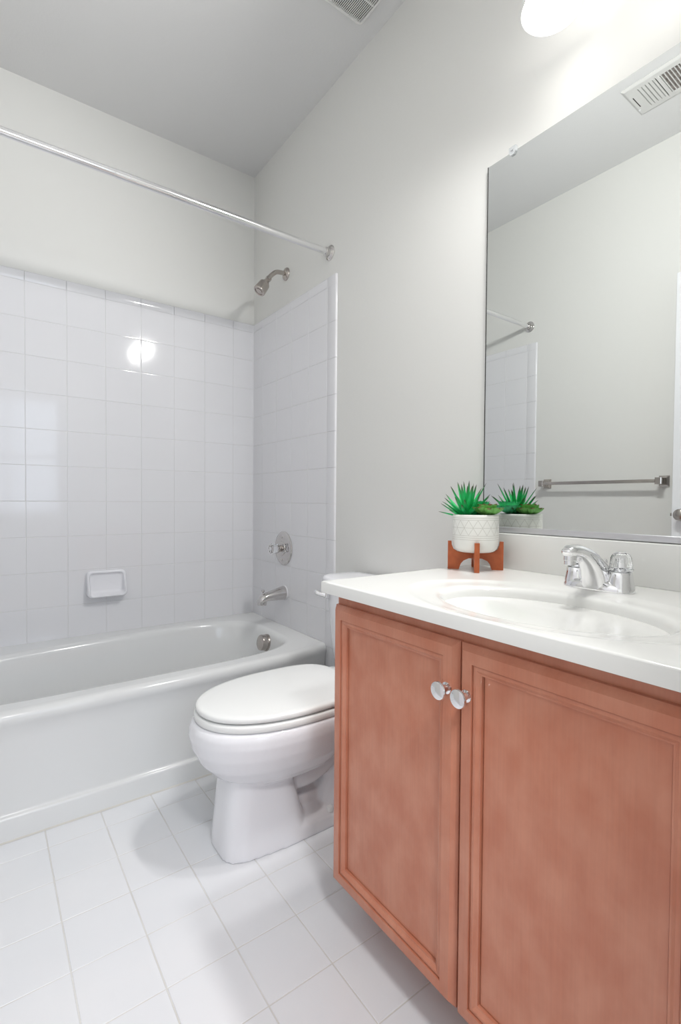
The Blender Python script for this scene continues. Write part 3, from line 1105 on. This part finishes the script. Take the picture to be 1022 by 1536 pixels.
loft(b, [fring(0, H-0.0005, 0.02), fring(0, H-0.008, 0.02), fring(0.003, H-0.013, 0.018), fring(0.008, H-0.0155, 0.014), fring(0.012, H-0.016, 0.010), fring(0.013, H-0.004, 0.009)], False, False)
obj('grille_frame', b, M['grille'], fan)
b = NB()
box(b, (FX0+0.013, FY0+0.013, H-0.003), (FX1-0.013, FY1-0.013, H-0.0006))
obj('housing', b, M['dark'], fan, 'dark fan opening behind the slats', smooth=False)
b = NB()
n = 36
for k in range(n):
    x = FX0+0.0155 + (FX1-FX0-0.031)*(k+0.5)/n
    rows = []
    for j in range(13):
        y = FY0+0.012 + (FY1-FY0-0.024)*j/12
        u = (j/12-0.5)*2
        bow = 0.006*(1-u*u)
        rows.append([Vector((x-0.0014, y, H-0.0098-bow)), Vector((x-0.0014, y, H-0.0115-bow)), Vector((x+0.0014, y, H-0.0115-bow)), Vector((x+0.0014, y, H-0.0098-bow))])
    loft(b, rows)
for y in (FY0+0.09, FY0+0.175):
    box(b, (FX0+0.013, y-0.002, H-0.0165), (FX1-0.013, y+0.002, H-0.0095))
obj('slats', b, M['grille'], fan, smooth=False)

reg = thing('ceiling_register', 'white louvred air register on the ceiling, seen reflected in the mirror', 'air register', (-1.115, -1.66, H))
RX0, RX1, RY0, RY1 = -1.2165, -1.013, -1.838, -1.482
b = NB()
rc = Vector(((RX0+RX1)/2, (RY0+RY1)/2))


def rring(ins, z):
    return [Vector((rc.x+sx*((RX1-RX0)/2-ins), rc.y+sy*((RY1-RY0)/2-ins), z)) for sx, sy in ((-1, -1), (1, -1), (1, 1), (-1, 1))]


loft(b, [rring(0, H-0.0005), rring(0, H-0.003), rring(0.008, H-0.008), rring(0.012, H-0.009), rring(0.034, H-0.009), rring(0.035, H-0.004)], False, False)
ox0, ox1, oy0, oy1 = RX0+0.034, RX1-0.034, RY0+0.034, RY1-0.034
box(b, (ox0, -1.6225, H-0.0092), (ox1, -1.606, H-0.002))
box(b, (ox0, -1.714, H-0.0092), (ox1, -1.698, H-0.002))
obj('register_frame', b, M['plastic'], reg, smooth=False)
b = NB()
y = -1.5245
while y > -1.606:
    loft(b, [[Vector((x, y-0.0128, H-0.0092)), Vector((x, y-0.0022, H-0.0092)), Vector((x, y+0.006, H-0.003)), Vector((x, y-0.0045, H-0.003))] for x in (ox0-0.002, ox1+0.002)])
    y -= 0.0143
box(b, (ox0, -1.5265, H-0.0092), (ox1, oy1, H-0.002))
obj('louvres', b, M['plastic'], reg, smooth=False)
b = NB()
y = -1.6255
while y > -1.697:
    box(b, (ox0-0.001, y-0.0035, H-0.0085), (ox1+0.001, y, H-0.0035))
    y -= 0.0125
y = -1.716
while y > oy0:
    loft(b, [[Vector((x, y-0.0045, H-0.003)), Vector((x, y-0.0128, H-0.0092)), Vector((x, y-0.0022, H-0.0092)), Vector((x, y+0.006, H-0.003))] for x in (ox0-0.002, ox1+0.002)])
    y -= 0.0143
obj('vanes', b, M['plastic'], reg, smooth=False)
b = NB()
box(b, (ox0-0.004, oy0-0.004, H-0.0025), (ox1+0.004, oy1+0.004, H-0.0006))
obj('duct_opening', b, M['duct'], reg, 'dark duct behind the vanes', smooth=False)
b = NB()
box(b, (-1.1526, -1.507, H-0.0098), (-1.0794, -1.5035, H-0.0088))
obj('damper_slot', b, M['dark'], reg, 'black damper lever slot', smooth=False)
b = NB()
lathe(b, (-1.172, -1.4945, H-0.0085), (0, 0, -1), [(0.005, 0), (0.0045, 0.0015), (0, 0.002)], 16)
obj('screw', b, M['trim'], reg)

# ------------------------------------------------------------------ towel bar on the left wall
bar = thing('towel_bar', 'empty grey towel bar on the wall opposite the mirror, seen in its reflection', 'towel bar', (-W, -1.2, 1.11))
TZ = 1.108
for y in (-0.885, -1.512):
    b = NB()
    loft(b, [[Vector((-W+d, y+sy*h, TZ+sz*h*1.15)) for sy, sz in ((-1, -1), (1, -1), (1, 1), (-1, 1))] for d, h in ((0.0005, 0.0235), (0.006, 0.0235), (0.011, 0.017), (0.018, 0.0135), (0.055, 0.0125), (0.060, 0.0145), (0.076, 0.0145), (0.079, 0.012))])
    obj('post', b, M['nickel'], bar, angle=25)
b = NB()
box(b, (-W+0.0595, -1.512, TZ-0.0085), (-W+0.0755, -0.885, TZ+0.0085), 0.002, 2)
obj('bar', b, M['nickel'], bar)

# ------------------------------------------------------------------ plant stand, pot and succulents
PC = Vector((-0.110, -1.643, ZC))
stand = thing('plant_stand', 'small orange-brown wooden cross-legged stand holding the patterned pot on the counter', 'plant stand', PC)
for q, ang in ((0, -47), (1, 43)):
    a = math.radians(ang)
    d = Vector((math.cos(a), math.sin(a), 0))
    nn = Vector((-d.y, d.x, 0))
    b = NB()
    # outline of one arched board (distance from centre, height)
    half = [(0.0, 0.031 if q == 0 else 0.031), (0.018, 0.0305), (0.032, 0.024), (0.0395, 0.015), (0.0445, 0.0), (0.075, 0.0), (0.075, 0.078), (0.0655, 0.078), (0.0645, 0.068), (0.0595, 0.056), (0.048, 0.0487), (0.03, 0.0468), (0.0, 0.0466)]
    out = [(r, z) for r, z in half] + [(-r, z) for r, z in half[::-1][1:-1]]
    if q == 0:
        rings = [[PC + d*r + nn*s*0.0065 + Vector((0, 0, z+0.0003)) for r, z in out] for s in (-1, 1)]
        loft(b, rings)
    else:
        for sg in (-1, 1):
            hh = [(max(r, 0.0068), z) for r, z in half]
            rings = [[PC + d*r*sg + nn*s*0.0065 + Vector((0, 0, z+0.0003)) for r, z in hh] for s in (-1, 1)]
            loft(b, rings)
    obj('leg_board', b, M['stand'], stand, smooth=False)

pot = thing('potted_succulents', 'white pot with fine triangle pattern holding green succulents, on the wooden stand', 'plant', PC + Vector((0, 0, 0.048)))


def pot_mat():
    m = mat('pot_glaze', srgb(236, 235, 230), 0.5)
    nt = m.node_tree
    b = nt.nodes['Principled BSDF']
    tc = nt.nodes.new('ShaderNodeTexCoord')
    sp = nt.nodes.new('ShaderNodeSeparateXYZ')
    nt.links.new(tc.outputs['Object'], sp.inputs[0])

    def M1(op, a, c=None, d=None):
        n = nt.nodes.new('ShaderNodeMath')
        n.operation = op
        for i, v in enumerate((a, c, d)):
            if v is None:
                continue
            if isinstance(v, (int, float)):
                n.inputs[i].default_value = v
            else:
                nt.links.new(v, n.inputs[i])
        return n.outputs[0]
    z = sp.outputs['Z']
    ang = M1('ARCTAN2', sp.outputs['Y'], sp.outputs['X'])
    u = M1('MULTIPLY', ang, 16/(2*math.pi))

    def line(val, at, wd):
        return M1('LESS_THAN', M1('ABSOLUTE', M1('SUBTRACT', val, at)), wd)
    tot = None

    def add(x):
        nonlocal tot
        tot = x if tot is None else M1('MAXIMUM', tot, x)
    for zz in (0.0955, 0.0905, 0.0695, 0.0485, 0.0430, 0.0375):
        add(line(z, zz, 0.00055))
    # zigzag rows between the lines
    for z0, z1 in ((0.0495, 0.069), (0.070, 0.0898)):
        v = M1('DIVIDE', M1('SUBTRACT', z, z0), z1-z0)
        inside = M1('MULTIPLY', M1('GREATER_THAN', v, 0.0), M1('LESS_THAN', v, 1.0))
        tri = M1('MULTIPLY', M1('ABSOLUTE', M1('SUBTRACT', M1('FRACT', M1('MULTIPLY', u, 1.0)), 0.5)), 2.0)
        if z0 < 0.06:
            tri = M1('SUBTRACT', 1.0, tri)
        add(M1('MULTIPLY', inside, line(tri, v, 0.055)))
    mx = nt.nodes.new('ShaderNodeMix')
    mx.data_type = 'RGBA'
    mx.inputs['A'].default_value = srgb(238, 238, 233)
    mx.inputs['B'].default_value = srgb(204, 203, 196)
    nt.links.new(tot, mx.inputs['Factor'])
    nt.links.new(mx.outputs['Result'], b.inputs['Base Color'])
    return m


M['pot'] = pot_mat()
PB = PC + Vector((0, 0, 0.0475))
b = NB()
lathe(b, PB, (0, 0, 1), [(0.0, 0.0), (0.03, 0.0005), (0.044, 0.002), (0.053, 0.006), (0.0585, 0.013), (0.0615, 0.024), (0.0625, 0.04), (0.063, 0.099), (0.0625, 0.1035), (0.061, 0.105), (0.0585, 0.1045), (0.058, 0.10), (0.057, 0.085)], 64, False, False)
o_pot = obj('pot', b, M['pot'], pot, angle=60)
b = NB()
lathe(b, PB, (0, 0, 1), [(0.0575, 0.089), (0.04, 0.094), (0.0, 0.096)], 32, False, False)
obj('soil', b, M['soil'], pot)


def leaves(bm, center, specs, lay):
    """specs: (azimuth, elevation, length, width, curl, cup)"""
    for az, el, L, Wd, curl, cup, sharp in specs:
        n = 9
        p = Vector(center)
        e = el
        dirh = Vector((math.cos(az), math.sin(az), 0))
        side = Vector((-dirh.y, dirh.x, 0))
        rings, ts = [], []
        for i in range(n+1):
            t = i/n
            d = dirh*math.cos(e) + Vector((0, 0, math.sin(e)))
            nrm = -dirh*math.sin(e) + Vector((0, 0, math.cos(e)))
            if sharp:
                wv = Wd*(0.55+0.45*sm(0, 0.25, t))*(1-t)**0.62 + 0.0002
            else:
                wv = Wd*(0.35+0.65*sm(0, 0.6, t))*math.sqrt(max(0, 1-t**5)) + 0.0003
                if t > 0.97:
                    wv = Wd*0.12
            th = wv*0.22 + 0.0003
            rings.append([p + side*wv*s + nrm*(cup*wv*s*s - th*(1-s*s)*0.9) for s in (-1, -0.5, 0, 0.5, 1)] + [p + side*wv*s + nrm*(cup*wv*s*s + th*(1-s*s)*0.5) for s in (0.5, 0, -0.5)])
            ts.append(t)
            p = p + d*(L/n)
            e += curl/n
        rows = [[bm.verts.new(q) for q in r] for r in rings]
        for r, t in zip(rows, ts):
            for v in r:
                v[lay] = t
        k = len(rows[0])
        for a, c in zip(rows[:-1], rows[1:]):
            for i in range(k):
                j = (i+1) % k
                bm.faces.new((a[i], a[j], c[j], c[i]))
        bm.faces.new(rows[-1])


def plant(name, center, specs, m, label):
    bm = NB()
    lay = bm.verts.layers.float.new('along')
    leaves(bm, center, specs, lay)
    return obj(name, bm, m, pot, label, angle=50)


rnd = random.Random(11)
# spiky rosette at the left (away from the mirror corner)
sp1 = []
for ring_, (cnt, el, L, Wd) in enumerate(((12, 0.36, 0.084, 0.0094), (12, 0.68, 0.096, 0.0098), (9, 1.0, 0.114, 0.0096), (5, 1.33, 0.108, 0.008))):
    for k in range(cnt):
        sp1.append((2*math.pi*(k+0.37*ring_)/cnt + rnd.uniform(-0.14, 0.14), el+rnd.uniform(-0.1, 0.1), L*rnd.uniform(0.85, 1.08), Wd, rnd.uniform(-0.05, 0.35), 0.5, True))
plant('spiky_succulent', PB + Vector((-0.012, 0.022, 0.092)), sp1, M['aloe'], 'spiky dark-tipped green succulent')
# pale green echeveria towards the mirror
sp2 = []
for ring_, (cnt, el, L, Wd) in enumerate(((11, 0.32, 0.054, 0.0135), (10, 0.66, 0.05, 0.012), (8, 1.0, 0.041, 0.010), (5, 1.35, 0.030, 0.007))):
    for k in range(cnt):
        sp2.append((2*math.pi*(k+0.45*ring_)/cnt + rnd.uniform(-0.08, 0.08), el+rnd.uniform(-0.06, 0.06), L, Wd, 0.35, 0.45, False))
plant('echeveria', PB + Vector((0.030, 0.020, 0.105)), sp2, M['echeveria'], 'pale mint green rosette succulent')
# red-edged rosette towards the camera right
sp3 = []
for ring_, (cnt, el, L, Wd) in enumerate(((8, 0.22, 0.048, 0.0165), (7, 0.62, 0.042, 0.0145), (6, 1.0, 0.033, 0.011), (4, 1.3, 0.022, 0.008))):
    for k in range(cnt):
        sp3.append((2*math.pi*(k+0.4*ring_)/cnt + rnd.uniform(-0.08, 0.08), el+rnd.uniform(-0.05, 0.05), L, Wd, 0.55, 0.5, False))
plant('red_edged_succulent', PB + Vector((0.008, -0.034, 0.103)), sp3, M['rosette'], 'green rosette succulent with reddish leaf edges')
